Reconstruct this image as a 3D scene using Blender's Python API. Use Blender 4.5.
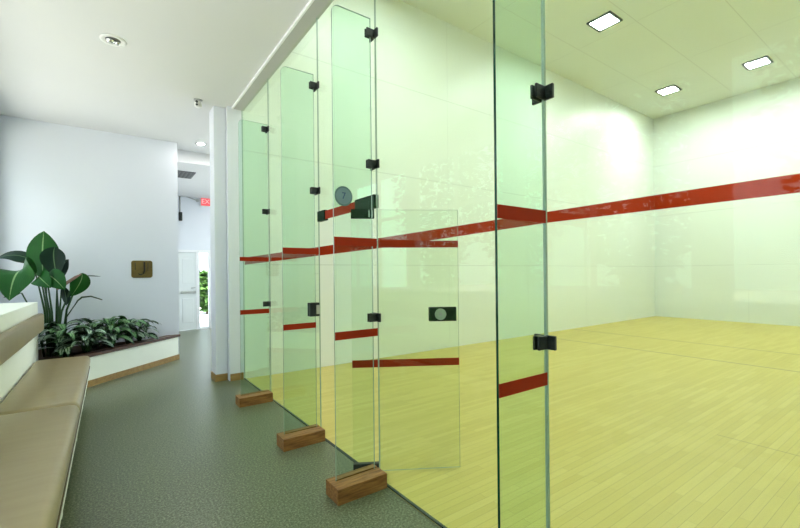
import bpy, bmesh, math, random
from mathutils import Vector, Matrix
R = math.radians
random.seed(11)
for o in list(bpy.data.objects): bpy.data.objects.remove(o)
scene = bpy.context.scene
COL = scene.collection

# ------------------------------------------------------------------ camera
EYE = 1.45
YAW, ROLL = R(35.5855), R(-0.5802)
fw = Vector((math.sin(YAW), math.cos(YAW), 0)); rt = Vector((math.cos(YAW), -math.sin(YAW), 0)); up = Vector((0, 0, 1))
r2 = math.cos(ROLL)*rt + math.sin(ROLL)*up
u2 = -math.sin(ROLL)*rt + math.cos(ROLL)*up
cam = bpy.data.cameras.new('camera'); cam_o = bpy.data.objects.new('camera', cam); COL.objects.link(cam_o)
cam.sensor_fit = 'HORIZONTAL'; cam.sensor_width = 36.0
cam.lens = 407.92/800*36.0
cam.shift_y = 9.625/800
cam.clip_start = 0.02; cam.clip_end = 200
cam_o.matrix_world = Matrix(((r2.x, u2.x, -fw.x, 0), (r2.y, u2.y, -fw.y, 0), (r2.z, u2.z, -fw.z, EYE), (0, 0, 0, 1)))
scene.camera = cam_o

# ------------------------------------------------------------------ light: sky, lamps, exposure
SKY_STRENGTH = 4.6
COURT_LAMP = 172.0
HALL_LAMP = 300.0
scene.view_settings.view_transform = 'Standard'
scene.view_settings.look = 'None'
scene.view_settings.gamma = 1.0
scene.view_settings.use_curve_mapping = False
scene.view_settings.exposure = 0.0
w = bpy.data.worlds.new('sky'); scene.world = w; w.use_nodes = True
wn = w.node_tree.nodes; wl = w.node_tree.links; wn.clear()
wo = wn.new('ShaderNodeOutputWorld'); wb = wn.new('ShaderNodeBackground')
wb.inputs['Color'].default_value = (0.76, 0.88, 1.0, 1); wb.inputs['Strength'].default_value = SKY_STRENGTH
wl.new(wb.outputs[0], wo.inputs[0])
sun = bpy.data.lights.new('sun', 'SUN'); sun.energy = 30.0; sun.angle = R(0.6); sun.color = (1.0, 0.96, 0.90)
sun_o = bpy.data.objects.new('sun', sun); COL.objects.link(sun_o)
sun_o.rotation_euler = Vector((-0.15, 0.60, -0.80)).to_track_quat('-Z', 'Y').to_euler()   # over the roof, lights the added pale bounce ground and the trees outside the window wall

# ------------------------------------------------------------------ dimensions read from the room
GX = 1.5407          # glass back wall of the court
SY = 5.9147          # left side wall of the court
FX = 14.338          # front wall of the court
RY = -1.70           # right side wall of the court (outside the frame)
CZ = 6.344           # court ceiling
HZ = 3.773           # corridor ceiling
FIN_Y = (1.066, 2.4246, 3.3929, 4.7769)
FIN_X0 = 1.203
FIN_TOP = 3.2285
WX = -1.25           # window wall
EY = 8.04            # white end wall

# ------------------------------------------------------------------ node helpers
def new_mat(name):
    m = bpy.data.materials.new(name); m.use_nodes = True
    nt = m.node_tree; nt.nodes.clear()
    out = nt.nodes.new('ShaderNodeOutputMaterial')
    return m, nt, out
def N(nt, t, **kw):
    n = nt.nodes.new(t)
    for k, v in kw.items(): setattr(n, k, v)
    return n
def math_n(nt, op, a, b=None, c=None):
    n = N(nt, 'ShaderNodeMath', operation=op)
    for i, v in enumerate((a, b, c)):
        if v is None: continue
        if isinstance(v, (int, float)): n.inputs[i].default_value = v
        else: nt.links.new(v, n.inputs[i])
    return n.outputs[0]
def mix_c(nt, fac, a, b, blend='MIX'):
    n = N(nt, 'ShaderNodeMix', data_type='RGBA', blend_type=blend)
    for s, v in ((n.inputs[0], fac), (n.inputs[6], a), (n.inputs[7], b)):
        if isinstance(v, (int, float)): s.default_value = v
        elif isinstance(v, tuple): s.default_value = (*v[:3], 1)
        else: nt.links.new(v, s)
    return n.outputs[2]
def noise(nt, scale, detail=3, vec=None, rough=0.5):
    n = N(nt, 'ShaderNodeTexNoise'); n.inputs['Scale'].default_value = scale; n.inputs['Detail'].default_value = detail
    n.inputs['Roughness'].default_value = rough
    if vec is not None: nt.links.new(vec, n.inputs['Vector'])
    return n.outputs['Fac']
def obj_co(nt): return N(nt, 'ShaderNodeTexCoord').outputs['Object']
def pos(nt): return N(nt, 'ShaderNodeNewGeometry').outputs['Position']
def sep(nt, v):
    s = N(nt, 'ShaderNodeSeparateXYZ'); nt.links.new(v, s.inputs[0]); return s.outputs
def ramp(nt, fac, stops):
    r = N(nt, 'ShaderNodeValToRGB'); nt.links.new(fac, r.inputs[0])
    e = r.color_ramp.elements
    e[0].position, e[0].color = stops[0][0], (*stops[0][1], 1); e[1].position, e[1].color = stops[-1][0], (*stops[-1][1], 1)
    for p, c in stops[1:-1]:
        x = e.new(p); x.color = (*c, 1)
    return r.outputs[0]
def bump(nt, h, strength, dist=0.01):
    b = N(nt, 'ShaderNodeBump'); b.inputs['Strength'].default_value = strength; b.inputs['Distance'].default_value = dist
    nt.links.new(h, b.inputs['Height']); return b.outputs[0]
def principled(nt, out, color=None, rough=0.5, spec=0.5, metal=0.0, normal=None, coat=0.0, coat_rough=0.1):
    p = N(nt, 'ShaderNodeBsdfPrincipled')
    if isinstance(color, tuple): p.inputs['Base Color'].default_value = (*color[:3], 1)
    elif color is not None: nt.links.new(color, p.inputs['Base Color'])
    if isinstance(rough, (int, float)): p.inputs['Roughness'].default_value = rough
    else: nt.links.new(rough, p.inputs['Roughness'])
    p.inputs['Specular IOR Level'].default_value = spec; p.inputs['Metallic'].default_value = metal
    p.inputs['Coat Weight'].default_value = coat; p.inputs['Coat Roughness'].default_value = coat_rough
    if normal is not None: nt.links.new(normal, p.inputs['Normal'])
    nt.links.new(p.outputs[0], out.inputs[0]); return p
def simple(name, color, rough=0.5, spec=0.5, metal=0.0, vary=0.06, scale=6.0, bmp=0.0, bscale=200):
    m, nt, out = new_mat(name)
    co = obj_co(nt)
    f = noise(nt, scale, 3, co)
    lo = tuple(max(0, c*(1-vary)) for c in color); hi = tuple(min(1, c*(1+vary)) for c in color)
    c = mix_c(nt, f, lo, hi)
    nrm = bump(nt, noise(nt, bscale, 2, co), bmp, 0.002) if bmp else None
    principled(nt, out, c, rough, spec, metal, nrm); return m

# ------------------------------------------------------------------ materials
M = {}
M['wall'] = simple('white_wall_paint', (0.735, 0.755, 0.81), 0.55, 0.3, vary=0.02, scale=1.2)
M['ceil'] = simple('white_ceiling_paint', (0.66, 0.66, 0.66), 0.8, 0.2, vary=0.03, scale=0.9)
M['trim'] = simple('white_trim_paint', (0.85, 0.85, 0.86), 0.4, 0.4, vary=0.02)
M['channel'] = simple('grey_head_channel', (0.42, 0.42, 0.41), 0.5, 0.4, vary=0.03)
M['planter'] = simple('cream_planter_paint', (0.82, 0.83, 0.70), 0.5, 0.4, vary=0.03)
M['black'] = simple('black_hardware', (0.012, 0.016, 0.014), 0.35, 0.5, vary=0.2, scale=30)
M['green_plate'] = simple('dark_green_plate', (0.006, 0.026, 0.010), 0.65, 0.15, vary=0.3, scale=40)
M['gasket'] = simple('dark_floor_channel', (0.02, 0.035, 0.03), 0.5, 0.4, vary=0.2)
M['steel'] = simple('brushed_steel', (0.45, 0.46, 0.45), 0.3, 0.5, 0.9, vary=0.1, scale=40)
M['chrome'] = simple('dull_lock_cylinder', (0.42, 0.50, 0.40), 0.35, 0.5, 0.6, vary=0.15, scale=60)
M['red'] = simple('red_tape', (0.32, 0.024, 0.004), 0.75, 0.15, vary=0.12, scale=14)
M['line_red'] = simple('red_line_paint', (0.31, 0.022, 0.003), 0.8, 0.1, vary=0.10, scale=3)
M['light_frame'] = simple('grey_light_trim', (0.05, 0.07, 0.06), 0.5, 0.4, vary=0.1)
M['white_metal'] = simple('white_metal', (0.80, 0.80, 0.78), 0.35, 0.5, vary=0.02)
M['bracket'] = simple('cream_bench_bracket', (0.75, 0.76, 0.68), 0.4, 0.5, vary=0.03)
M['dark_lamp'] = simple('dark_lamp_recess', (0.10, 0.10, 0.10), 0.4, 0.5, vary=0.2)
M['reflector'] = simple('lamp_reflector', (0.75, 0.75, 0.75), 0.15, 0.6, 0.8, vary=0.05)
M['bulb'] = simple('frosted_bulb', (0.85, 0.85, 0.85), 0.2, 0.6, vary=0.02)
M['bronze'] = simple('aged_bronze', (0.155, 0.105, 0.022), 0.42, 0.5, 0.35, vary=0.45, scale=9)
M['bronze_dark'] = simple('dark_bronze', (0.018, 0.014, 0.006), 0.4, 0.5, 0.3, vary=0.2, scale=20)
M['sticker'] = simple('blue_grey_disc', (0.16, 0.25, 0.27), 0.5, 0.4, vary=0.1, scale=20)
M['sticker_rim'] = simple('green_grey_disc_rim', (0.10, 0.18, 0.17), 0.5, 0.4, vary=0.1, scale=20)
M['digit'] = simple('dark_blue_digit', (0.03, 0.06, 0.16), 0.5, 0.4, vary=0.1)
M['soil'] = simple('dark_potting_soil', (0.045, 0.028, 0.016), 0.95, 0.1, vary=0.5, scale=60, bmp=0.8, bscale=90)
M['stem'] = simple('green_stem', (0.018, 0.065, 0.014), 0.45, 0.4, vary=0.3, scale=20)
M['bract'] = simple('dry_pink_bract', (0.30, 0.17, 0.14), 0.6, 0.3, vary=0.25, scale=14)
M['dark_stem'] = simple('dark_flower_stalk', (0.025, 0.045, 0.020), 0.5, 0.4, vary=0.3, scale=20)
M['bounce_ground'] = simple('pale_bounce_ground', (0.55, 0.54, 0.50), 0.9, 0.2, vary=0.1, scale=3)  # unseen ground, made pale so sunlight bounces up to the corridor ceiling
M['door'] = simple('white_door_paint', (0.72, 0.75, 0.74), 0.45, 0.4, vary=0.02)

def emit(name, color, strength):
    m, nt, out = new_mat(name)
    e = N(nt, 'ShaderNodeEmission'); e.inputs[0].default_value = (*color, 1); e.inputs[1].default_value = strength
    nt.links.new(e.outputs[0], out.inputs[0]); return m
M['court_lamp'] = emit('court_lamp_diffuser', (0.87, 0.97, 1.0), COURT_LAMP)
M['hall_lamp'] = emit('hall_lamp_glow', (1.0, 0.98, 0.95), HALL_LAMP)
M['exit_face'] = emit('exit_sign_red_face', (1.0, 0.16, 0.18), 1.0)
M['exit_text'] = emit('exit_sign_pale_letters', (1.0, 0.62, 0.62), 1.0)

def glass(name, tint, ior=1.22):
    m, nt, out = new_mat(name)
    g = N(nt, 'ShaderNodeNewGeometry')
    iorn = N(nt, 'ShaderNodeMix', data_type='FLOAT'); nt.links.new(g.outputs['Backfacing'], iorn.inputs[0])
    iorn.inputs[2].default_value = ior; iorn.inputs[3].default_value = 1.0/ior
    fr = N(nt, 'ShaderNodeFresnel'); nt.links.new(iorn.outputs[0], fr.inputs[0])
    t = N(nt, 'ShaderNodeBsdfTransparent'); t.inputs[0].default_value = (*tint, 1)
    gl = N(nt, 'ShaderNodeBsdfGlossy'); gl.inputs['Roughness'].default_value = 0.0
    gl.inputs['Color'].default_value = (0.92, 1.0, 0.95, 1)
    mx = N(nt, 'ShaderNodeMixShader'); nt.links.new(fr.outputs[0], mx.inputs[0])
    nt.links.new(t.outputs[0], mx.inputs[1]); nt.links.new(gl.outputs[0], mx.inputs[2])
    nt.links.new(mx.outputs[0], out.inputs[0]); return m
M['glass'] = glass('court_glass', (0.948, 0.997, 0.930))
M['fin_glass'] = glass('fin_glass', (0.890, 0.970, 0.930))
M['door_glass'] = glass('door_glass', (0.960, 0.99, 0.955))
M['pane'] = glass('window_glass', (0.97, 0.985, 0.98))
M['edge'] = simple('dark_green_glass_edge', (0.004, 0.045, 0.024), 0.15, 0.5, vary=0.1)
M['edge_soft'] = simple('grey_green_glass_edge', (0.32, 0.43, 0.34), 0.2, 0.5, vary=0.1)

def carpet():
    m, nt, out = new_mat('grey_green_carpet')
    p = pos(nt)
    a = noise(nt, 75, 3, p, 0.85); b = noise(nt, 1.3, 2, p); d = noise(nt, 300, 2, p, 0.7)
    c = ramp(nt, a, [(0.34, (0.024, 0.034, 0.010)), (0.5, (0.088, 0.103, 0.046)), (0.66, (0.30, 0.31, 0.20))])
    c = mix_c(nt, math_n(nt, 'MULTIPLY', b, 0.30), c, (0.085, 0.10, 0.045))
    principled(nt, out, c, 0.32, 0.5, 0, bump(nt, d, 0.06, 0.002)); return m
M['carpet'] = carpet()

def court_floor():
    m, nt, out = new_mat('maple_strip_floor')
    p = pos(nt)
    mp = N(nt, 'ShaderNodeMapping'); nt.links.new(p, mp.inputs[0])
    br = N(nt, 'ShaderNodeTexBrick'); nt.links.new(mp.outputs[0], br.inputs['Vector'])
    br.offset = 0.37; br.offset_frequency = 2; br.squash = 1.0
    br.inputs['Color1'].default_value = (0.0, 0.0, 0.0, 1); br.inputs['Color2'].default_value = (1, 1, 1, 1)
    br.inputs['Mortar'].default_value = (0.5, 0.5, 0.5, 1)
    br.inputs['Scale'].default_value = 1.0; br.inputs['Mortar Size'].default_value = 0.0012
    br.inputs['Brick Width'].default_value = 0.75; br.inputs['Row Height'].default_value = 0.057; br.inputs['Bias'].default_value = 0.0
    sc = N(nt, 'ShaderNodeMapping'); sc.inputs['Scale'].default_value = (1.2, 22, 1); nt.links.new(p, sc.inputs[0])
    grain = noise(nt, 2.0, 4, sc.outputs[0], 0.6)
    big = noise(nt, 0.5, 2, p)
    c = ramp(nt, br.outputs['Color'], [(0.0, (0.56, 0.450, 0.110)), (0.5, (0.61, 0.500, 0.130)), (1.0, (0.66, 0.550, 0.165))])
    c = mix_c(nt, math_n(nt, 'MULTIPLY', grain, 0.50), c, (0.40, 0.30, 0.070))
    c = mix_c(nt, math_n(nt, 'MULTIPLY', big, 0.25), c, (0.60, 0.50, 0.16))
    c = mix_c(nt, math_n(nt, 'MULTIPLY', br.outputs['Fac'], 0.55), c, (0.20, 0.16, 0.05))
    # thin court lines across the floor and a short gap line near the glass
    x, y, z = sep(nt, p)
    for cx, tilt, yr in ((7.95, 0.0, 9.0), (9.55, 0.0, 9.0)):
        dline = math_n(nt, 'ABSOLUTE', math_n(nt, 'SUBTRACT', x, cx))
        f = math_n(nt, 'LESS_THAN', dline, 0.022)
        c = mix_c(nt, math_n(nt, 'MULTIPLY', f, 0.85), c, (0.22, 0.16, 0.07))
    d2 = math_n(nt, 'LESS_THAN', math_n(nt, 'ABSOLUTE', math_n(nt, 'SUBTRACT', x, 4.36)), 0.006)
    d2 = math_n(nt, 'MULTIPLY', d2, math_n(nt, 'LESS_THAN', math_n(nt, 'ABSOLUTE', math_n(nt, 'SUBTRACT', y, 0.95)), 0.36))
    c = mix_c(nt, math_n(nt, 'MULTIPLY', d2, 0.6), c, (0.18, 0.14, 0.05))
    principled(nt, out, c, 0.42, 0.4, 0, bump(nt, grain, 0.05, 0.002)); return m
M['court_floor'] = court_floor()

def court_wall(name, axis, offs, step, base):
    """white court panels with thin seams: horizontal seams at 1.6 m lifts, upright seams along the given axis"""
    m, nt, out = new_mat(name)
    p = pos(nt); x, y, z = sep(nt, p)
    f = None
    for zz in (1.60, 3.20, 4.80):
        d = math_n(nt, 'LESS_THAN', math_n(nt, 'ABSOLUTE', math_n(nt, 'SUBTRACT', z, zz)), 0.007)
        f = d if f is None else math_n(nt, 'MAXIMUM', f, d)
    a = x if axis == 'x' else y
    q = math_n(nt, 'FRACT', math_n(nt, 'DIVIDE', math_n(nt, 'SUBTRACT', a, offs-step*20), step))
    q = math_n(nt, 'LESS_THAN', math_n(nt, 'ABSOLUTE', math_n(nt, 'SUBTRACT', q, 0.5)), 0.004/step*1.6)
    f = math_n(nt, 'MAXIMUM', f, math_n(nt, 'MULTIPLY', q, 0.6))
    big = noise(nt, 0.8, 3, p)
    c = mix_c(nt, big, tuple(v*0.97 for v in base), tuple(min(1, v*1.02) for v in base))
    c = mix_c(nt, math_n(nt, 'MULTIPLY', f, 0.35), c, (0.42, 0.44, 0.38))
    principled(nt, out, c, 0.38, 0.35); return m
M['court_side'] = court_wall('court_side_panels', 'x', 5.41+1.22, 2.44, (0.82, 0.85, 0.78))
M['court_front'] = court_wall('court_front_panels', 'y', 3.55+1.22, 2.44, (0.82, 0.85, 0.80))
def court_ceiling():
    m, nt, out = new_mat('court_ceiling_board')
    p = pos(nt); x, y, z = sep(nt, p)
    f = None
    for a, off, st in ((x, 8.45, 2.44), (y, 2.55, 1.22)):
        q = math_n(nt, 'FRACT', math_n(nt, 'DIVIDE', math_n(nt, 'SUBTRACT', a, off-st*20.5), st))
        q = math_n(nt, 'LESS_THAN', math_n(nt, 'ABSOLUTE', math_n(nt, 'SUBTRACT', q, 0.5)), 0.006/st)
        f = q if f is None else math_n(nt, 'MAXIMUM', f, q)
    c = mix_c(nt, noise(nt, 0.7, 3, p), (0.80, 0.83, 0.74), (0.86, 0.89, 0.80))
    c = mix_c(nt, math_n(nt, 'MULTIPLY', f, 0.3), c, (0.35, 0.35, 0.25))
    principled(nt, out, c, 0.6, 0.3); return m
M['court_ceiling'] = court_ceiling()

def wood(name, c0, c1, axis, rough=0.45, freq=18):
    m, nt, out = new_mat(name)
    co = obj_co(nt)
    mp = N(nt, 'ShaderNodeMapping'); nt.links.new(co, mp.inputs[0])
    s = [freq]*3; s[axis] = freq*0.12
    mp.inputs['Scale'].default_value = s
    f = noise(nt, 1.6, 5, mp.outputs[0], 0.65)
    f2 = noise(nt, 5.0, 2, mp.outputs[0], 0.6)
    c = ramp(nt, f, [(0.28, c0), (0.72, c1)])
    c = mix_c(nt, math_n(nt, 'MULTIPLY', f2, 0.35), c, tuple(v*0.6 for v in c0))
    principled(nt, out, c, rough, 0.4, 0, bump(nt, f, 0.15, 0.002)); return m
M['oak'] = wood('oak_baseboard', (0.27, 0.155, 0.045), (0.44, 0.27, 0.085), 0)
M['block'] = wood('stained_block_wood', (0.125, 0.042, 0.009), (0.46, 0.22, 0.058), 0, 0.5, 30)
M['rim'] = wood('dark_planter_rim', (0.055, 0.024, 0.014), (0.13, 0.060, 0.030), 0, 0.4)
M['bench_wood'] = wood('dark_bench_board', (0.05, 0.030, 0.010), (0.11, 0.065, 0.020), 1, 0.5)

def vinyl():
    m, nt, out = new_mat('tan_vinyl')
    co = obj_co(nt)
    mp = N(nt, 'ShaderNodeMapping'); mp.inputs['Scale'].default_value = (1.5, 9, 2); nt.links.new(co, mp.inputs[0])
    f = noise(nt, 2.0, 4, mp.outputs[0]); g = noise(nt, 1.2, 2, co)
    c = mix_c(nt, f, (0.27, 0.205, 0.105), (0.36, 0.285, 0.155))
    c = mix_c(nt, math_n(nt, 'MULTIPLY', g, 0.4), c, (0.32, 0.25, 0.13))
    principled(nt, out, c, 0.36, 0.5, 0, bump(nt, math_n(nt, 'ADD', f, math_n(nt, 'MULTIPLY', noise(nt, 400, 2, co), 0.15)), 0.12, 0.006)); return m
M['vinyl'] = vinyl()

def leaf_mat(name, dark, light, silver=None, vein=(0.30, 0.42, 0.18), k=9.0):
    m, nt, out = new_mat(name)
    uv = N(nt, 'ShaderNodeTexCoord').outputs['UV']
    u, v, _ = sep(nt, uv)
    au = math_n(nt, 'ABSOLUTE', math_n(nt, 'SUBTRACT', u, 0.5))
    n = noise(nt, 5.0, 2, obj_co(nt))
    ph = math_n(nt, 'SUBTRACT', math_n(nt, 'MULTIPLY', v, k), math_n(nt, 'MULTIPLY', au, k*0.9))
    ph = math_n(nt, 'ADD', ph, math_n(nt, 'MULTIPLY', n, 0.8))
    s = math_n(nt, 'ADD', math_n(nt, 'MULTIPLY', math_n(nt, 'SINE', math_n(nt, 'MULTIPLY', ph, 6.2832)), 0.5), 0.5)
    c = mix_c(nt, n, dark, light)
    if silver:
        inner = math_n(nt, 'MULTIPLY', math_n(nt, 'GREATER_THAN', au, 0.07), math_n(nt, 'LESS_THAN', math_n(nt, 'ADD', au, math_n(nt, 'MULTIPLY', s, 0.12)), 0.38))
        inner = math_n(nt, 'MULTIPLY', inner, math_n(nt, 'LESS_THAN', v, 0.88))
        c = mix_c(nt, math_n(nt, 'MULTIPLY', inner, 0.9), c, silver)
    else:
        c = mix_c(nt, math_n(nt, 'MULTIPLY', s, 0.22), c, tuple(x*1.5 for x in light))
    mid = math_n(nt, 'LESS_THAN', au, 0.022)
    c = mix_c(nt, math_n(nt, 'MULTIPLY', mid, 0.8), c, vein)
    p = principled(nt, out, c, 0.45, 0.22, 0, bump(nt, s, 0.25, 0.004)); return m
M['leaf_big'] = leaf_mat('glossy_green_leaf', (0.002, 0.038, 0.003), (0.007, 0.085, 0.006), None, (0.22, 0.36, 0.14), 22)
M['leaf_dark'] = leaf_mat('dark_leaf_back', (0.002, 0.014, 0.008), (0.005, 0.028, 0.013), None, (0.12, 0.22, 0.10), 22)
M['leaf_agl'] = leaf_mat('silver_striped_leaf', (0.002, 0.015, 0.005), (0.006, 0.032, 0.009), (0.26, 0.36, 0.25), (0.10, 0.20, 0.08), 5.5)
M['leaf_agl2'] = leaf_mat('green_mottled_leaf', (0.003, 0.028, 0.005), (0.010, 0.070, 0.012), (0.15, 0.29, 0.12), (0.12, 0.25, 0.08), 5.0)
M['tree_leaf'] = simple('tree_foliage', (0.055, 0.13, 0.025), 0.6, 0.3, vary=0.6, scale=2.0)
M['bark'] = simple('tree_bark', (0.10, 0.07, 0.045), 0.9, 0.1, vary=0.4, scale=12)

# ------------------------------------------------------------------ mesh helpers
class MB:
    def __init__(s): s.bm = bmesh.new(); s.uv = None
    def box(s, x0, x1, y0, y1, z0, z1, bev=0.0, seg=2, mi=0):
        ret = bmesh.ops.create_cube(s.bm, size=1.0)
        vs = ret['verts']
        for v in vs: v.co = Vector(((x0+x1)/2+v.co.x*(x1-x0), (y0+y1)/2+v.co.y*(y1-y0), (z0+z1)/2+v.co.z*(z1-z0)))
        fs = {f for v in vs for f in v.link_faces}
        for f in fs: f.material_index = mi
        if bev:
            es = list({e for v in vs for e in v.link_edges})
            bmesh.ops.bevel(s.bm, geom=es, offset=bev, segments=seg, profile=0.5, affect='EDGES')
        return s
    def prism(s, poly, axis, a, b, mi=0):
        """extrude a 2D outline along an axis; poly is in the other two axes (in xyz order)"""
        def P(p, t):
            c = list(p); c.insert('xyz'.index(axis), t); return Vector(c)
        v0 = [s.bm.verts.new(P(p, a)) for p in poly]; v1 = [s.bm.verts.new(P(p, b)) for p in poly]
        n = len(poly); fs = [s.bm.faces.new(v0), s.bm.faces.new(v1[::-1])]
        for i in range(n): fs.append(s.bm.faces.new((v0[i], v1[i], v1[(i+1) % n], v0[(i+1) % n])))
        for f in fs: f.material_index = mi
        return s
    def tube(s, pts, rad, seg=8, cap=True, mi=0):
        pts = [Vector(p) for p in pts]
        if isinstance(rad, (int, float)): rad = [rad]*len(pts)
        rings = []
        ref = Vector((0.3, 0.2, 0.93)).normalized()
        for i, p in enumerate(pts):
            t = (pts[min(i+1, len(pts)-1)]-pts[max(i-1, 0)]).normalized()
            rf = ref if abs(t.dot(ref)) < 0.95 else Vector((1, 0, 0))
            a = t.cross(rf).normalized(); b = t.cross(a)
            rings.append([s.bm.verts.new(p+(a*math.cos(2*math.pi*k/seg)+b*math.sin(2*math.pi*k/seg))*rad[i]) for k in range(seg)])
        fs = []
        for r0, r1 in zip(rings, rings[1:]):
            for k in range(seg): fs.append(s.bm.faces.new((r0[k], r0[(k+1) % seg], r1[(k+1) % seg], r1[k])))
        for f in fs: f.smooth = True
        if cap:
            fs.append(s.bm.faces.new(rings[0][::-1])); fs.append(s.bm.faces.new(rings[-1]))
        for f in fs: f.material_index = mi
        return s
    def lathe(s, prof, seg=24, c=(0, 0, 0)):
        """revolve (r, z) points round the z axis"""
        rings = []
        for r, z in prof:
            if r < 1e-6: rings.append([s.bm.verts.new((c[0], c[1], c[2]+z))]*seg)
            else: rings.append([s.bm.verts.new((c[0]+r*math.cos(2*math.pi*k/seg), c[1]+r*math.sin(2*math.pi*k/seg), c[2]+z)) for k in range(seg)])
        for r0, r1 in zip(rings, rings[1:]):
            for k in range(seg):
                q = [r0[k], r0[(k+1) % seg], r1[(k+1) % seg], r1[k]]
                u = []
                for v in q:
                    if v not in u: u.append(v)
                if len(u) > 2:
                    f = s.bm.faces.new(u); f.smooth = True
        return s
    def leaf(s, p0, p1, p2, w, side, fold=0.25, curl=0.0, nv=9, nu=4, shape=0.9):
        """leaf blade along a quadratic curve p0-p1-p2, half width w in direction side"""
        if s.uv is None: s.uv = s.bm.loops.layers.uv.new('UVMap')
        p0, p1, p2 = Vector(p0), Vector(p1), Vector(p2); side = Vector(side).normalized()
        grid = []
        for j in range(nv+1):
            t = j/nv
            c = p0*(1-t)**2+p1*2*t*(1-t)+p2*t*t
            tg = ((p1-p0)*(1-t)+(p2-p1)*t).normalized()
            sd = (side-tg*side.dot(tg)).normalized(); nm = tg.cross(sd)
            hw = w*max(0.0, math.sin(math.pi*min(1, t**shape*0.98+0.02)))**0.8
            row = []
            for i in range(nu+1):
                u = i/nu*2-1
                row.append((s.bm.verts.new(c+sd*u*hw+nm*hw*(abs(u)*fold-curl*u*u)), (i/nu, t)))
            grid.append(row)
        for j in range(nv):
            for i in range(nu):
                q = [grid[j][i], grid[j][i+1], grid[j+1][i+1], grid[j+1][i]]
                f = s.bm.faces.new([a[0] for a in q]); f.smooth = True
                for lp, a in zip(f.loops, q): lp[s.uv].uv = a[1]
        return s
    def build(s, name, mat, parent=None, smooth=None, loc=None, fix=True):
        if fix and s.uv is None: bmesh.ops.recalc_face_normals(s.bm, faces=s.bm.faces)
        me = bpy.data.meshes.new(name); s.bm.to_mesh(me); s.bm.free()
        for m in (mat if isinstance(mat, (list, tuple)) else [mat]): me.materials.append(m)
        if smooth:
            for p in me.polygons: p.use_smooth = True
        o = bpy.data.objects.new(name, me); COL.objects.link(o)
        if parent: o.parent = parent
        if loc: o.location = loc
        return o
def tag(o, label=None, cat=None, group=None, kind=None):
    if label: o['label'] = label
    if cat: o['category'] = cat
    if group: o['group'] = group
    if kind: o['kind'] = kind
    return o
def thing(name, label, cat, loc=(0, 0, 0), rz=0.0, group=None):
    o = bpy.data.objects.new(name, None); COL.objects.link(o); o.empty_display_size = 0.1
    o.location = loc; o.rotation_euler = (0, 0, rz)
    return tag(o, label, cat, group)
def struct(name, mb, mat, label=None):
    return tag(mb.build(name, mat), label, None, None, 'structure')
def copy_tree(o, parent=None):
    c = o.copy(); COL.objects.link(c); c.parent = parent
    for ch in [x for x in scene.objects if x.parent == o]: copy_tree(ch, c)
    return c
def text_mesh(name, body, size, mat, parent, mw, extrude=0.0015):
    cu = bpy.data.curves.new(name, 'FONT'); cu.body = body; cu.size = size; cu.extrude = extrude
    cu.align_x = 'CENTER'; cu.align_y = 'CENTER'
    t = bpy.data.objects.new(name+'_curve', cu); COL.objects.link(t)
    dg = bpy.context.evaluated_depsgraph_get()
    me = bpy.data.meshes.new_from_object(t.evaluated_get(dg))
    bpy.data.objects.remove(t); bpy.data.curves.remove(cu)
    me.materials.clear(); me.materials.append(mat)
    me.transform(mw)
    o = bpy.data.objects.new(name, me); COL.objects.link(o); o.parent = parent; return o

# ================================================================== STRUCTURE
struct('floor', MB().prism([(WX-0.15, -3.2), (GX-0.012, -3.2), (GX-0.012, SY+0.15), (3.7, SY+0.15), (3.7, 12.3), (WX-0.15, 12.3)], 'z', -0.12, 0.0), M['carpet'], 'grey-green speckled corridor carpet')
struct('floor_court', MB().box(GX-0.012, FX+0.15, RY-0.15, SY+0.15, -0.12, 0.0), M['court_floor'], 'yellow maple strip court floor')
struct('ceiling', MB().box(WX-0.15, GX-0.10, -3.2, 8.46, HZ, HZ+0.25)
       .box(GX-0.10, 3.7, SY+0.1, 8.46, HZ, HZ+0.25), M['ceil'], 'white corridor ceiling')
struct('ceiling_hall', MB().box(0.88, 3.7, 8.46, 12.3, 3.55, HZ+0.25), M['ceil'], 'lower white ceiling of the far hall')
struct('ceiling_court', MB().box(GX-0.10, FX+0.15, RY-0.15, SY+0.15, CZ, CZ+0.15), M['court_ceiling'], 'pale boarded court ceiling')
struct('wall_left_court', MB().box(GX+0.012, FX+0.15, SY, SY+0.33, 0, CZ), M['court_side'], 'white panelled side wall of the court')
struct('wall_jamb', MB().box(1.345, GX+0.012, SY, SY+0.33, 0, HZ+0.1), M['wall'], 'white jamb between the pilaster and the glass wall')
struct('wall_front_court', MB().box(FX, FX+0.15, RY-0.15, SY, 0, CZ), M['court_front'], 'white panelled front wall of the court')
struct('wall_right_court', MB().box(GX-0.10, FX, RY-0.15, RY, 0, CZ), M['court_side'])
struct('wall_back_court', MB().box(GX-0.10, GX+0.02, RY, SY, HZ+0.006, CZ), M['court_side'])
struct('wall_end', MB().box(WX-0.15, 1.0, EY, EY+0.16, 0, HZ), M['wall'], 'white end wall behind the plants')
struct('wall_left_hall', MB().box(0.88, 1.0, EY+0.16, 12.14, 0, HZ), M['wall'])
struct('wall_right_hall', MB().box(3.55, 3.7, SY+0.33, 12.14, 0, 0.3).box(3.55, 3.7, SY+0.33, 12.14, 3.2, HZ)
       .box(3.55, 3.7, SY+0.33, 6.6, 0.3, 3.2).box(3.55, 3.7, 11.6, 12.14, 0.3, 3.2), M['wall'])
struct('wall_far_hall', MB().box(0.88, 1.50, 12.14, 12.3, 0, HZ).box(1.50, 2.26, 12.14, 12.3, 2.075, HZ).box(2.26, 3.7, 12.14, 12.3, 0, HZ), M['wall'], 'white far wall above the exit door')
struct('wall_behind', MB().box(WX-0.15, GX, -3.35, -3.2, 0, HZ), M['wall'])
struct('wall_right_corridor', MB().box(GX-0.10, GX, -3.2, RY-0.15, 0, HZ), M['wall'])
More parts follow.
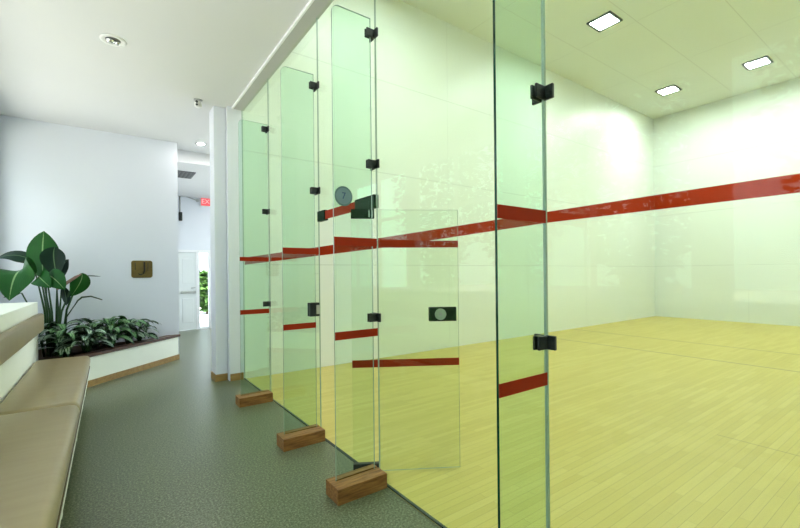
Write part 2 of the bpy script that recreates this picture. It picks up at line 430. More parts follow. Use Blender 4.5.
struct('wall_pilaster', MB().box(1.186, 1.343, 6.0, 6.28, 0, HZ, 0.006, 1), M['wall'], 'white pilaster at the end of the glass wall')
# window wall, outside the frame on the left
WINS = [(-2.95, -0.95), (-0.75, 1.25), (1.45, 3.45), (3.65, 5.65), (5.85, 7.85)]
mb = MB().box(WX-0.15, WX, -3.2, EY, 0, 1.13).box(WX-0.15, WX, -3.2, EY, 3.35, HZ)
e = [-3.2] + [v for ab in WINS for v in ab] + [EY]
for a, b in zip(e[0::2], e[1::2]): mb.box(WX-0.15, WX, a, b, 1.13, 3.35)
struct('wall_left', mb, M['wall'])
def window(name, a, b, z0, z1, x):
    f = MB().box(x, x+0.06, a, a+0.05, z0, z1).box(x, x+0.06, b-0.05, b, z0, z1).box(x, x+0.06, a+0.05, b-0.05, z0, z0+0.05).box(x, x+0.06, a+0.05, b-0.05, z1-0.05, z1)
    mid = (a+b)/2; f.box(x+0.005, x+0.055, mid-0.025, mid+0.025, z0+0.05, z1-0.05)
    f.box(x+0.005, x+0.055, a+0.05, b-0.05, z0+1.35, z0+1.40)
    o = struct(name, f, M['trim'])
    MB().box(x+0.025, x+0.033, a+0.05, b-0.05, z0+0.05, z1-0.05).build('window_pane', M['pane'], o)
for i, (a, b) in enumerate(WINS): window('window_%d' % (i+1), a, b, 1.13, 3.35, WX-0.12)
window('window_6', 6.6, 11.6, 0.3, 3.2, 3.58)
struct('ground', MB().box(-40, WX-0.15, -30, 40, -0.25, -0.15).box(3.7, 30, SY+0.5, 40, -0.25, -0.15).box(WX-0.15, 3.7, 12.3, 40, -0.25, -0.15), M['bounce_ground'])

# painted red out line on the court walls (rises along the side wall, level on the front wall)
sw = bpy.data.objects['wall_left_court']; fwl = bpy.data.objects['wall_front_court']
MB().prism([(1.56, 1.597), (3.815, 1.893), (8.56, 2.632), (FX-0.002, 3.42), (FX-0.002, 3.893), (8.56, 2.893), (3.815, 2.067), (1.56, 1.697)], 'y', SY-0.003, SY).build('painted_line', M['line_red'], sw)['label'] = 'red line rising along the white side wall'
MB().prism([(SY-0.004, 3.42), (RY, 3.40), (RY, 3.91), (SY-0.004, 3.893)], 'x', FX-0.003, FX).build('painted_line', M['line_red'], fwl)['label'] = 'level red line on the white front wall'

# trims
struct('trim_1', MB().box(GX-0.115, GX+0.02, -3.2, SY, HZ-0.022, HZ+0.004), M['channel'], 'grey head channel over the glass wall')
struct('trim_2', MB().box(GX-0.135, GX-0.115, -3.2, SY+0.07, HZ-0.026, HZ), M['trim'], 'white ceiling bead beside the glass wall')
struct('trim_3', MB().box(GX-0.009, GX+0.009, RY, 2.4246, 0.0, 0.010).box(GX-0.009, GX+0.009, 3.3929, SY, 0.0, 0.010), M['gasket'], 'dark channel under the glass wall')
struct('trim_4', MB().box(GX-0.012, GX+0.012, 2.4246, 3.3929, 0.0, 0.004), M['gasket'], 'dark door threshold strip')
struct('baseboard_pilaster', MB().box(1.174, 1.186, 5.988, 6.28, 0, 0.095).box(1.186, 1.335, 5.988, 6.0, 0, 0.095), M['oak'], 'oak baseboard round the white pilaster')
struct('baseboard_jamb', MB().box(1.352, GX-0.014, SY-0.012, SY, 0, 0.095), M['oak'], 'oak baseboard on the jamb beside the glass')

# half wall behind the bench and planter box
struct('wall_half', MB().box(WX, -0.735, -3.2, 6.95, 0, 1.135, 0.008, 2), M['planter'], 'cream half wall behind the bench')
PA, PB = Vector((-0.217, 6.754)), Vector((0.993, EY))
d = (PB-PA).normalized(); nrm = Vector((-d.y, d.x))
PA0 = PA - d*0.10
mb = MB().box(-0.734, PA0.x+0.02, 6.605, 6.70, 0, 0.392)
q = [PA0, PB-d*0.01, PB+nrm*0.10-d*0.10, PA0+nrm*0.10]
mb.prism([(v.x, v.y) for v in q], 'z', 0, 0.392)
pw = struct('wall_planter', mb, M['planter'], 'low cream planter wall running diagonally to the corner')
o0 = -nrm*0.022
q = [PA0+o0, PB+o0+d*0.012, PB+nrm*0.14-d*0.14, PA0+nrm*0.14]
rimo = struct('trim_5', MB().prism([(v.x, v.y) for v in q], 'z', 0.392, 0.432), M['rim'], 'dark wood rim capping the planter wall')
q = [PA0-nrm*0.014, PB-nrm*0.014-d*0.004, PB-d*0.012, PA0]
struct('baseboard_planter', MB().prism([(v.x, v.y) for v in q], 'z', 0, 0.085), M['oak'], 'oak baseboard along the planter wall')
q = [PA0+nrm*0.10, PB+nrm*0.10-d*0.10, Vector((0.75, EY-.002)), Vector((WX+.002, EY-.002)), Vector((WX+.002, 6.955)), Vector((-0.730, 6.955)), Vector((-0.730, 6.703)), Vector((-0.33, 6.703))]
so = tag(MB().prism([(v.x, v.y) for v in q], 'z', 0.0, 0.385).build('potting_soil', M['soil']), 'dark brown soil filling the planter bed under the striped plants', 'soil', None, 'stuff')

# far door with panic bar and bright side light
dr = struct('door_1', MB().box(1.506, 1.934, 12.16, 12.205, 0.01, 2.074).box(1.60, 1.86, 12.152, 12.16, 1.25, 1.9, 0.004, 1).box(1.60, 1.86, 12.152, 12.16, 0.2, 0.85, 0.004, 1), M['door'], 'white hall door with a horizontal push bar')
MB().box(1.55, 1.92, 12.085, 12.115, 0.985, 1.035, 0.008, 2).box(1.56, 1.60, 12.115, 12.16, 0.98, 1.04).box(1.86, 1.92, 12.115, 12.16, 0.975, 1.045).build('push_bar', M['steel'], dr)
MB().tube([(1.89, 12.16, 1.13), (1.89, 12.10, 1.13), (1.80, 12.09, 1.12)], 0.012).lathe([(0, 0), (0.03, 0), (0.03, 0.01), (0, 0.012)], 16, (1.89, 12.15, 1.13)).build('door_handle', M['steel'], dr)
struct('trim_6', MB().box(1.44, 1.505, 12.12, 12.14, 0, 2.14).box(1.505, 2.32, 12.12, 12.14, 2.075, 2.14).box(1.935, 1.985, 12.145, 12.21, 0, 2.075).box(2.255, 2.32, 12.12, 12.14, 0, 2.075), M['trim'], 'white frame of the hall door and side light')
wi = struct('window_7', MB().box(1.99, 2.01, 12.15, 12.21, 0.05, 2.07).box(2.235, 2.255, 12.15, 12.21, 0.05, 2.07).box(1.99, 2.255, 12.15, 12.21, 0.0, 0.05), M['trim'], 'bright narrow side light beside the hall door')
MB().box(2.01, 2.235, 12.176, 12.184, 0.05, 2.07).build('window_pane', M['pane'], wi)

# ================================================================== GLASS WALL
T = 0.006
def pane(name, label, y0, y1, z0, z1, edges=(0, 0), group=None):
    o = thing(name, label, 'glass wall', (GX, (y0+y1)/2, z0), 0, group)
    h = (y1-y0)/2
    mb = MB().box(-T, T, -h, h, 0, z1-z0)
    for f in mb.bm.faces:
        if abs(f.normal.x) < 0.5 and abs(f.normal.z) < 0.5: f.material_index = 1
    mb.build('glass_sheet', [M['glass'], M['edge_soft']], o)
    return o
g = 0.0025
pane('glass_wall', 'large clear glass wall panel at the right, nearest the camera', RY, FIN_Y[0]-g, 0.012, HZ-0.022)
pane('glass_wall', 'clear glass wall panel between the foreground fin and the open door', FIN_Y[0]+g, FIN_Y[1]-g, 0.012, HZ-0.022)
pane('glass_wall', 'clear glass wall panel between the two fins left of the doorway', FIN_Y[2]+g, FIN_Y[3]-g, 0.012, HZ-0.022)
pane('glass_wall', 'narrow clear glass wall panel at the far end beside the white jamb', FIN_Y[3]+g, SY-0.002, 0.012, HZ-0.022)
tr = pane('glass_transom', 'clear glass transom above the open doorway with red lower edge', FIN_Y[1]+g, FIN_Y[2]-g, 1.928, HZ-0.022)
tc = (FIN_Y[1]+FIN_Y[2])/2
MB().box(-T-0.004, -T, -0.20, 0.335, 0.0, 0.072).build('red_stripe', M['red'], tr)
MB().box(-T-0.014, T+0.014, -0.478, -0.20, -0.012, 0.082, 0.003, 1).build('patch_fitting', M['green_plate'], tr)
MB().box(-T-0.014, T+0.014, 0.335, 0.478, -0.008, 0.082, 0.003, 1).build('patch_fitting', M['green_plate'], tr)

# fins
def fin(i, label, z_top, gap, stripe_up, stripe_lo, clamps, reach_up, reach_lo, block=True):
    y = FIN_Y[i]
    x0 = 1.222 if i == 0 else FIN_X0
    L = GX-T-gap-x0
    o = thing('glass_fin', label, 'glass fin', (x0, y, 0), 0, 'upright glass fins bracing the court glass wall')
    r = 0.055
    out = [(0, 0.035), (L, 0.035), (L, z_top)]
    for k in range(0, 9):
        a = R(90+k*90/8); out.append((r+r*math.cos(a), z_top-r+r*math.sin(a)))
    mb = MB().prism(out, 'y', -T, T)
    for f in mb.bm.faces:
        f.normal_update()
        if abs(f.normal.y) < 0.5: f.material_index = 1
    if i == 0:
        for f in mb.bm.faces:
            if abs(f.normal.y) < 0.5 and all(v.co.x < 0.2 for v in f.verts): f.material_index = 2
    mb.build('glass_sheet', [M['fin_glass'], M['edge_soft'], M['edge']], o)
    for (z0, z1), rx in ((stripe_up, reach_up), (stripe_lo, reach_lo)):
        MB().box(0, rx, -T-0.003, -T-0.0002, z0, z1).build('red_stripe', M['red'], o)
    W = GX-T-x0                # local x of the glass wall face
    for z in clamps:
        c = MB()
        c.box(W-0.072, W-0.012, -T-0.011, -T, z-0.029, z+0.029, 0.002, 1).box(W-0.072, W-0.012, T, T+0.011, z-0.029, z+0.029, 0.002, 1)
        c.box(W-0.014, W-0.0005, -0.052, -T, z-0.030, z+0.030, 0.002, 1).box(W-0.014, W-0.0005, T, 0.052, z-0.030, z+0.030, 0.002, 1)
        c.box(W-0.020, W-0.006, -T-0.011, T+0.011, z-0.020, z+0.020)
        cl = c.build('clamp', M['black'], o)
        for yy in (-T-0.013, T+0.008): MB().tube([(W-0.042, yy, z), (W-0.042, yy+0.005, z)], 0.010, 10).build('clamp_bolt', M['black'], cl)
        for yy in (-0.032, 0.032): MB().tube([(W-0.017, yy, z), (W-0.013, yy, z)], 0.010, 10).build('clamp_bolt', M['black'], cl)
    return o
W_ = GX-T-FIN_X0
fin(0, 'large glass fin in the right foreground with a thick dark green edge', FIN_TOP, 0.006, (1.660, 1.714), (0.966, 1.020), (2.215, 1.150), W_-0.025, W_-0.025)
f2 = fin(1, 'glass fin beside the open door with a round blue-grey disc on it', FIN_TOP, 0.036, (1.641, 1.697), (1.016, 1.070), (3.125, 2.214, 1.146), W_-0.002, W_-0.002)
f3 = fin(2, 'glass fin on the far side of the doorway carrying the black lock keeper', FIN_TOP, 0.036, (1.629, 1.682), (0.977, 1.027), (3.13, 2.195), W_-0.002, W_-0.036)
fin(3, 'farthest glass fin, standing nearest the white pilaster', FIN_TOP-0.02, 0.006, (1.610, 1.656), (1.005, 1.058), (3.15, 2.188, 1.113), W_-0.006, W_-0.006)
# lock keeper on the third fin
k = MB().box(W_-0.10, W_-0.008, -0.030, -T, 1.08, 1.20, 0.004, 1).box(W_-0.10, W_-0.008, T, 0.030, 1.08, 1.20, 0.004, 1).box(W_-0.030, W_-0.006, -T, T, 1.08, 1.20)
kp = k.build('lock_keeper', M['black'], f3)
MB().box(W_-0.040, W_-0.010, -0.033, -0.030, 1.10, 1.18).build('keeper_slot', M['steel'], kp)
# disc with a digit on the second fin
dc = MB().tube([(0.072, -T-0.0035, 1.968), (0.072, -T-0.0003, 1.968)], 0.066, 36).build('number_disc', M['sticker_rim'], f2)
dc['label'] = 'round blue-grey disc with a dark digit'
MB().tube([(0.072, -T-0.0045, 1.968), (0.072, -T-0.0035, 1.968)], 0.055, 36).build('disc_face', M['sticker'], dc)
text_mesh('digit', '7', 0.062, M['digit'], dc, Matrix.Translation((0.072, -T-0.0055, 1.968)) @ Matrix.Rotation(R(90), 4, 'X'), 0.0006)

# open glass door
A = Vector((1.437, 2.615)); B = Vector((2.113, 2.212)); LD = (B-A).length
DA = math.atan2(B.y-A.y, B.x-A.x)
dd = thing('glass_door', 'clear glass door swung open into the court with a lock plate at its edge', 'glass door', (A.x, A.y, 0.012), DA)
mb = MB().box(0, LD, -T, T, 0.0, 1.905)
for f in mb.bm.faces:
    if abs(f.normal.y) < 0.5: f.material_index = 1
mb.build('glass_leaf', [M['door_glass'], M['edge_soft']], dd)
MB().box(0, LD, -T-0.003, -T-0.0002, 1.628, 1.678).build('red_stripe', M['red'], dd)
MB().box(0, LD, -T-0.003, -T-0.0002, 0.758, 0.812).build('red_stripe', M['red'], dd)
pf = MB().box(0, 0.170, -T-0.012, T+0.012, 1.842, 1.908, 0.003, 1).build('patch_fitting', M['green_plate'], dd)
MB().box(0.128, 0.136, -T-0.014, -T-0.012, 1.85, 1.90).box(0.150, 0.158, -T-0.014, -T-0.012, 1.85, 1.90).build('fitting_cap', M['chrome'], pf)
MB().box(0, 0.190, -T-0.012, T+0.012, 0.0, 0.062, 0.003, 1).build('patch_fitting', M['black'], dd)
lk = MB().box(0.565, 0.768, -T-0.014, T+0.014, 1.085, 1.188, 0.003, 1).build('lock_plate', M['green_plate'], dd)
lk['label'] = 'dark lock plate with a round cylinder'
MB().tube([(0.648, -T-0.022, 1.137), (0.648, -T-0.014, 1.137)], 0.042, 28).build('lock_cylinder', M['chrome'], lk)
MB().tube([(0.648, -T-0.024, 1.137), (0.648, -T-0.022, 1.137)], 0.013, 16).build('key_slot', M['steel'], lk)

# wooden blocks the fins stand in
def block(label, y, x1=GX-0.016):
    x0 = 1.158
    o = thing('wooden_block', label, 'wooden block', ((x0+x1)/2, y, 0), 0, 'slotted wooden blocks at the feet of the glass fins')
    h = (x1-x0)/2; a = FIN_X0-(x0+x1)/2-0.004   # the slot starts just before the fin edge
    prof = [(-0.118, 0), (0.058, 0), (0.058, 0.098), (0.008, 0.098), (0.008, 0.030), (-0.008, 0.030), (-0.008, 0.098), (-0.118, 0.098)]
    mb = MB().prism(prof, 'x', a, h)
    mb.box(-h, a, -0.118, 0.058, 0, 0.098)
    bmesh.ops.remove_doubles(mb.bm, verts=mb.bm.verts, dist=1e-4)
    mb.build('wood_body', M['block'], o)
    return o
block('nearest brown wooden block, at the foot of the fin by the open door', FIN_Y[1])
block('middle brown wooden block on the carpet, at the far side of the doorway', FIN_Y[2])
block('farthest and smallest-looking brown wooden block on the carpet, nearest the pilaster', FIN_Y[3])

# ================================================================== COURT LIGHTS
def troffer(label, x, y):
    o = thing('recessed_light', label, 'ceiling light', (x, y, CZ), 0, 'square recessed lights in the court ceiling')
    s, t = 0.235, 0.042
    MB().box(-s, s, -s, -s+t, -0.03, 0).box(-s, s, s-t, s, -0.03, 0).box(-s, -s+t, -s+t, s-t, -0.03, 0).box(s-t, s, -s+t, s-t, -0.03, 0).build('light_frame', M['light_frame'], o)
    MB().box(-s+t, s-t, -s+t, s-t, -0.014, -0.002).build('light_diffuser', M['court_lamp'], o)
troffer('nearest of the lit square ceiling lights, over the left of the court', 7.93, 4.13)
troffer('lit square ceiling light nearest the front corner of the court', 12.36, 4.72)
troffer('lit square ceiling light farthest right in the court ceiling', 12.50, 2.89)
for x, y in ((3.6, 4.2), (3.6, 0.2), (8.0, 0.2), (12.45, 0.2)):
    troffer('lit square court ceiling light outside the view', x, y)

# ================================================================== BENCH
bn = thing('bench', 'long tan vinyl bench along the cream half wall', 'bench', (-0.45, 3.0, 0))
def cb(x0, x1, y0, y1, z0, z1, bev, name, mat, lab=None):
    o = MB().box(x0+0.45, x1+0.45, y0-3.0, y1-3.0, z0, z1, bev, 4).build(name, mat, bn, True)
    if lab: o['label'] = lab
    return o
for y0, y1 in ((4.150, 6.58), (1.79, 4.144), (-0.56, 1.784)):
    cb(-0.732, -0.192, y0, y1, 0.315, 0.452, 0.056, 'seat_cushion', M['vinyl'])
cb(-0.725, -0.197, -0.54, 6.54, 0.292, 0.315, 0.003, 'seat_board', M['bench_wood'], 'dark wooden board under the cushions')
cb(-0.72, -0.195, -0.53, 6.52, 0.268, 0.2915, 0.003, 'seat_rail', M['bracket'])
for y in (6.25, 4.62, 3.2, 1.75, 0.2):
    cb(-0.285, -0.236, y-0.03, y+0.03, 0.0, 0.268, 0.003, 'leg', M['bracket'])
    cb(-0.715, -0.675, y-0.03, y+0.03, 0.0, 0.268, 0.003, 'leg', M['bracket'])
cb(-0.734, -0.660, -0.56, 6.80, 0.775, 1.00, 0.030, 'backrest', M['vinyl'], 'padded tan backrest strip fixed on the half wall')

# ================================================================== CORRIDOR CEILING FITTINGS
dl = thing('downlight', 'round recessed adjustable downlight, unlit, in the corridor ceiling', 'downlight', (0.058, 4.885, HZ))
MB().lathe([(0.062, -0.002), (0.085, -0.012), (0.108, -0.010), (0.112, 0), (0.062, 0)], 32).build('trim_ring', M['white_metal'], dl)
MB().lathe([(0, -0.001), (0.063, -0.001), (0.063, -0.004), (0, -0.004)], 32).build('recess_plate', M['dark_lamp'], dl)
sp = MB().lathe([(0.0, -0.030), (0.018, -0.034), (0.034, -0.020), (0.040, -0.004), (0.0, -0.004)], 20).build('lamp_head', M['reflector'], dl)
sp.location = (-0.022, 0.0, 0.0)
s2 = MB().lathe([(0.0, -0.030), (0.010, -0.034), (0.022, -0.020), (0.026, -0.004), (0.0, -0.004)], 20).build('lamp_head', M['reflector'], dl)
s2.location = (0.036, 0.008, 0.0)
MB().lathe([(0, -0.044), (0.010, -0.040), (0.013, -0.033), (0, -0.030)], 16).build('bulb', M['bulb'], sp)
ss = thing('ceiling_sprinkler', 'small sprinkler head with white cup under the ceiling near the pilaster', 'sprinkler', (0.986, 5.928, HZ))
MB().lathe([(0, 0), (0.055, 0), (0.050, -0.012), (0.030, -0.016), (0, -0.016)], 24).build('escutcheon', M['steel'], ss)
MB().lathe([(0.028, -0.016), (0.044, -0.040), (0.044, -0.085), (0.030, -0.098), (0, -0.098)], 20).build('white_cup', M['white_metal'], ss)
MB().tube([(-0.020, -0.040, -0.040), (-0.026, -0.048, -0.040)], 0.016, 12).tube([(-0.018, -0.036, -0.075), (-0.026, -0.046, -0.078)], 0.014, 12).build('sensor_eye', M['black'], ss)
l2 = thing('hall_spotlight', 'small lit ceiling spotlight beyond the sprinkler', 'downlight', (1.352, 7.884, HZ))
MB().lathe([(0.055, -0.002), (0.080, -0.012), (0.095, -0.010), (0.098, 0), (0.055, 0)], 28).build('trim_ring', M['steel'], l2)
MB().lathe([(0, -0.008), (0.040, -0.006), (0.056, -0.003), (0, -0.002)], 24).build('lamp_lens', M['hall_lamp'], l2)
for x, y, z in ((2.9, 7.6, HZ), (2.9, 9.6, 3.55), (2.9, 11.2, 3.55)):  # extra lamps out of sight, added to brighten the far hall
    c2 = copy_tree(l2); c2.location = (x, y, z); c2['label'] = 'added hall ceiling spotlight, unseen behind the pilaster'; c2['group'] = 'unseen spotlights added to brighten the hall'
vt = thing('ceiling_vent', 'dark slotted air vent in the lower hall ceiling', 'air vent', (1.25, 9.46, 3.55))
MB().box(-0.22, 0.22, -0.30, -0.26, -0.015, 0).box(-0.22, 0.22, 0.26, 0.30, -0.015, 0).box(-0.22, -0.18, -0.26, 0.26, -0.015, 0).box(0.18, 0.22, -0.26, 0.26, -0.015, 0).build('vent_frame', M['dark_lamp'], vt)
mb = MB().box(-0.18, 0.18, -0.26, 0.26, -0.004, -0.001)
mb.build('vent_backing', M['black'], vt)
mb = MB()
for kx in range(5): mb.prism([(-0.15+kx*0.07, -0.012), (-0.125+kx*0.07, -0.012), (-0.11+kx*0.07, -0.004), (-0.135+kx*0.07, -0.004)], 'y', -0.26, 0.26)
for f in mb.bm.faces: pass
mb2 = mb; mb2.build('vent_slats', M['dark_lamp'], vt)

ex = thing('exit_sign', 'red lit exit sign on the far wall, partly behind the pilaster', 'sign', (2.24, 12.14, 3.33))
MB().box(-0.20, 0.20, -0.06, 0, 0, 0.25, 0.006, 2).build('sign_box', M['white_metal'], ex)
MB().box(-0.185, 0.185, -0.064, -0.060, 0.015, 0.235).build('sign_face', M['exit_face'], ex)
text_mesh('exit_lettering', 'EXIT', 0.17, M['exit_text'], ex, Matrix.Translation((0, -0.066, 0.125)) @ Matrix.Rotation(R(90), 4, 'X'), 0.0015)
cd = thing('wall_sensor', 'small black sensor hanging on a grey conduit on the far hall wall', 'sensor', (1.555, 12.14, 2.90))
MB().tube([(0, -0.02, 0.22), (0, -0.02, 0.69), (0.04, -0.02, 0.70), (0.40, -0.02, 0.58)], 0.016, 8).build('conduit', M['channel'], cd)
MB().box(-0.03, 0.05, -0.09, 0, 0, 0.23, 0.015, 2).build('sensor_body', M['black'], cd)
MB().box(0.385, 0.45, -0.06, 0, 0.545, 0.61, 0.008, 2).build('junction_box', M['steel'], cd)

# bronze plaque
pq = thing('wall_plaque', 'square bronze plate with a dark hook mark on the white end wall', 'plaque', (0.46, EY, 1.425))
mb = MB().box(-0.150, 0.150, -0.018, 0, 0, 0.285, 0.0)
ed = [e_ for e_ in mb.bm.edges if abs((e_.verts[0].co-e_.verts[1].co).y) > 0.01]
bmesh.ops.bevel(mb.bm, geom=ed, offset=0.035, segments=5, profile=0.5, affect='EDGES')
mb.build('bronze_plate', M['bronze'], pq)
MB().tube([(0.035, -0.022, 0.262), (0.035, -0.022, 0.12), (0.022, -0.022, 0.075), (-0.005, -0.022, 0.05), (-0.035, -0.022, 0.055), (-0.05, -0.022, 0.075)], [0.013, 0.013, 0.013, 0.012, 0.010, 0.007], 8).build('hook_mark', M['bronze_dark'], pq)
MB().tube([(-0.095, -0.020, 0.25), (-0.095, -0.020, 0.13)], 0.006, 8).build('groove', M['bronze_dark'], pq)
MB().tube([(0.085, -0.020, 0.25), (0.085, -0.020, 0.11)], 0.006, 8).build('groove', M['bronze_dark'], pq)

# ================================================================== PLANTS
sc = 1.0
bp = thing('bird_of_paradise', 'tall broad-leaved green plant rising behind the end of the bench', 'plant', (-0.62, 7.28, 0.385))
OX, OY, OZ = bp.location
def L(p): return (p[0]-OX, p[1]-OY, p[2]-OZ)
# leaf: base, control, tip, half width, side direction, material
LV = [
 ((-0.715, 7.30, 1.42), (-0.74, 7.36, 1.75), (-0.705, 7.33, 2.08), 0.185, (1, -0.25, 0), 'leaf_big', 0.12),      # upright leaf
 ((-0.56, 7.18, 1.45), (-0.62, 7.22, 1.75), (-0.58, 7.18, 1.86), 0.150, (0.9, 0.5, 0.1), 'leaf_dark', 0.15),     # dark leaf in front
 ((-0.78, 7.20, 1.50), (-0.98, 7.10, 1.72), (-1.00, 6.95, 1.16), 0.215, (0.72, 0.2, 0.55), 'leaf_big', 0.10),    # drooping left leaf
 ((-0.70, 7.40, 1.55), (-0.95, 7.45, 1.85), (-1.18, 7.40, 1.70), 0.130, (0.2, 0.8, 0.6), 'leaf_dark', 0.10),     # far left leaf
 ((-0.66, 7.10, 1.46), (-0.62, 6.96, 1.52), (-0.46, 6.92, 1.28), 0.125, (0.45, 0.1, 0.8), 'leaf_big', 0.10),     # short bright leaf
 ((-0.72, 7.12, 1.44), (-0.78, 6.98, 1.52), (-0.60, 6.90, 1.31), 0.115, (0.5, 0.2, 0.8), 'leaf_big', 0.10),
 ((-0.30, 7.22, 1.50), (-0.27, 7.20, 1.42), (-0.42, 7.22, 1.18), 0.115, (0.9, 0.2, 0.3), 'leaf_big', 0.12),      # right hanging leaf
 ((-0.36, 7.24, 1.46), (-0.20, 7.26, 1.47), (-0.08, 7.28, 1.45), 0.022, (0.1, 0.8, 0.3), 'leaf_dark', 0.05),     # thin horizontal leaf
 ((-0.52, 7.26, 1.34), (-0.46, 7.22, 1.22), (-0.47, 7.18, 1.06), 0.055, (0.8, 0.4, 0.1), 'leaf_dark', 0.15),     # small hanging leaf
 ((-0.92, 7.20, 1.25), (-1.00, 7.15, 1.22), (-1.08, 7.10, 1.20), 0.020, (0.1, 0.5, 0.8), 'leaf_dark', 0.05),
 ((-0.58, 7.36, 1.30), (-0.56, 7.40, 1.60), (-0.45, 7.40, 1.70), 0.080, (0.8, -0.4, 0.0), 'leaf_dark', 0.15),
]
for p0, p1, p2, wd, sd, mt, fo in LV:
    MB().leaf(L(p0), L(p1), L(p2), wd, sd, fo, 0.0, 14, 6, 1.12).build('leaf', M[mt], bp)
st = [((-0.62, 7.28), (-0.715, 7.30, 1.42)), ((-0.58, 7.25), (-0.56, 7.18, 1.45)), ((-0.66, 7.24), (-0.78, 7.20, 1.50)), ((-0.68, 7.33), (-0.70, 7.40, 1.55)),
      ((-0.60, 7.22), (-0.66, 7.10, 1.46)), ((-0.64, 7.20), (-0.72, 7.12, 1.44)), ((-0.54, 7.28), (-0.30, 7.22, 1.50)), ((-0.56, 7.31), (-0.52, 7.26, 1.34)), ((-0.55, 7.32), (-0.58, 7.36, 1.30)),
      ((-0.59, 7.20), (-0.36, 7.24, 1.46)), ((-0.70, 7.22), (-0.92, 7.20, 1.25))]
for (bx, by), tp in st:
    mx = ((bx*0.7+tp[0]*0.3), (by*0.7+tp[1]*0.3), 0.385+(tp[2]-0.385)*0.55)
    MB().tube([L((bx, by, 0.37)), L(mx), L(tp)], [0.016, 0.013, 0.008], 7).build('leaf_stalk', M['stem'], bp)
MB().tube([L((-0.50, 7.24, 0.38)), L((-0.47, 7.22, 0.90)), L((-0.345, 7.22, 1.12)), L((-0.30, 7.22, 1.165)), L((-0.20, 7.22, 1.175)), L((-0.07, 7.22, 1.12))], [0.011, 0.010, 0.009, 0.013, 0.010, 0.007], 7).build('flower_stalk', M['dark_stem'], bp)
MB().tube([L((-0.56, 7.12, 1.28)), L((-0.47, 7.12, 1.36)), L((-0.36, 7.14, 1.45)), L((-0.30, 7.16, 1.49))], [0.010, 0.022, 0.018, 0.004], 8).build('flower_bract', M['bract'], bp)

def agl(label, x, y, n, reach, hgt, mats, seed, lean=(0, 0)):
    rnd = random.Random(seed)
    o = thing('chinese_evergreen', label, 'plant', (x, y, 0.385), 0, 'low striped plants filling the planter bed')
    stm = MB()
    lv = {m: MB() for m in mats}
    for k in range(n):
        a = 2.39996*k+rnd.uniform(-0.3, 0.3)
        el = rnd.uniform(0.0, 1.0)
        rr = reach*(0.35+0.65*(1-el)+rnd.uniform(-0.1, 0.1))
        dx, dy = math.cos(a)*rr+lean[0]*0.1, math.sin(a)*rr+lean[1]*0.1
        bz = hgt*(0.25+0.55*el)
        b = Vector((dx*0.25, dy*0.25, bz))
        ux, uy = math.cos(a), math.sin(a)
        ln = rnd.uniform(0.24, 0.33)
        t = Vector((dx*0.25+ux*ln, dy*0.25+uy*ln, bz+hgt*(0.30*el-0.20)-0.02+rnd.uniform(-0.03, 0.03)))
        c = Vector((dx*0.25+ux*ln*0.55, dy*0.25+uy*ln*0.55, bz+0.05+hgt*0.28*el))
        # keep blades inside the bed walls
        wy = EY-0.02-y
        for v in (b, c, t):
            if v.y > wy: v.y = wy-abs(v.y-wy)*0.3
            if v.z < 0.05: v.z = 0.05
        side = Vector((-math.sin(a), math.cos(a), rnd.uniform(-0.35, 0.35)))
        lv[mats[rnd.randrange(len(mats))] if rnd.random() < 0.5 else mats[0]].leaf(b, c, t, rnd.uniform(0.046, 0.066), side, 0.22, 0.08, 7, 4, 0.85)
        stm.tube([(rnd.uniform(-.03, .03), rnd.uniform(-.03, .03), -0.01), (dx*0.15, dy*0.15, bz*0.55), tuple(b)], [0.008, 0.006, 0.004], 5)
    for m in mats: lv[m].build('foliage', M[m], o)
    stm.build('stems', M['stem'], o)
agl('striped leafy plant hard against the end of the half wall', -0.47, 7.02, 30, 0.34, 0.46, ['leaf_agl', 'leaf_agl2'], 3)
agl('striped leafy plant just behind the bench end, front of the bed', -0.25, 7.06, 28, 0.32, 0.36, ['leaf_agl', 'leaf_agl2'], 4)
agl('bushy striped plant with bright green centre, middle of the bed', 0.02, 7.38, 28, 0.30, 0.43, ['leaf_agl2', 'leaf_agl'], 5)
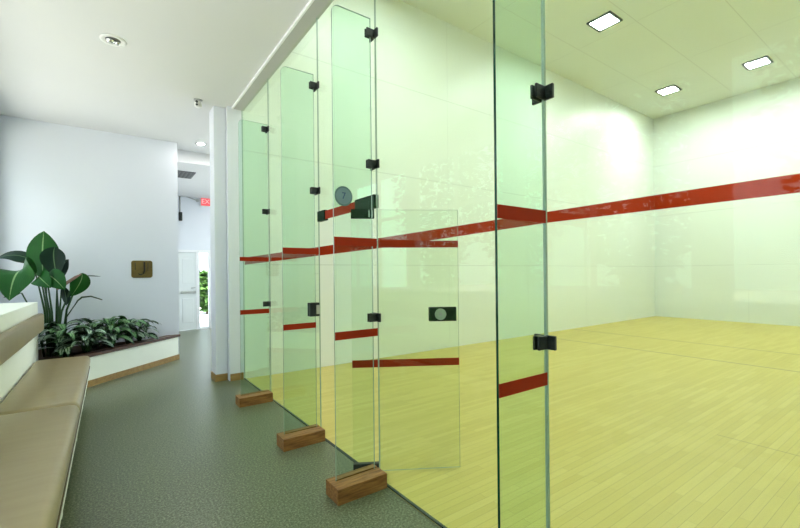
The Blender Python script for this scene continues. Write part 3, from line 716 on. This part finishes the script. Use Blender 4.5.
agl('striped leafy plant at the back of the bed below the flower stalk', -0.18, 7.62, 26, 0.30, 0.46, ['leaf_agl', 'leaf_agl2'], 6)
agl('leafy striped plant under the bronze plate with an upright pointed leaf', 0.25, 7.62, 26, 0.28, 0.46, ['leaf_agl2', 'leaf_agl'], 7)
agl('striped plant at the right tip of the bed, leaves arching over the rim', 0.40, 7.76, 20, 0.22, 0.34, ['leaf_agl', 'leaf_agl2'], 8)
agl('striped plant at the foot of the tall plant', -0.55, 7.32, 28, 0.32, 0.48, ['leaf_agl', 'leaf_agl2'], 9)

# trees outside the windows (mirrored faintly in the glass)
def tree(label, x, y, h, r, seed):
    rnd = random.Random(seed)
    o = thing('garden_tree', label, 'tree', (x, y, -0.15), 0, 'garden trees outside the corridor windows')
    MB().tube([(0, 0, 0), (0.05, 0.02, h*0.4), (0.0, 0.05, h*0.75)], [0.16, 0.12, 0.05], 8).build('trunk', M['bark'], o)
    mb = MB()
    for k in range(3200):
        a = rnd.uniform(0, 6.283); q = rnd.random()**0.5*r; z = h*0.14+rnd.random()*h*0.86
        q *= (1-((z-h*0.7)/(h*0.5))**2*0.8) if abs(z-h*0.7) < h*0.5 else 0.45
        p = Vector((math.cos(a)*q, math.sin(a)*q, z)); v = Vector((rnd.uniform(-1, 1), rnd.uniform(-1, 1), rnd.uniform(-.6, .6))).normalized()
        mb.leaf(p, p+v*0.13, p+v*0.26, 0.09, (v.y, -v.x, 0.4), 0.1, 0, 2, 2)
    mb.build('crown', M['tree_leaf'], o); return o
for i, (x, y, h, r) in enumerate(((-7.5, -3.6, 6.5, 1.9), (-8.5, 0.6, 7.2, 2.0), (-7.8, 4.8, 6.4, 1.9), (-8.6, 9.2, 7.5, 2.1), (-7.5, -7.8, 6.6, 1.9), (-9.0, 13.8, 7.0, 2.1))):
    tree('garden tree outside the corridor windows', x, y, h, r, 40+i)
tree('garden shrub seen bright through the side light of the hall door', 3.45, 18.5, 1.7, 0.75, 60)['group'] = 'shrubs by the hall door'
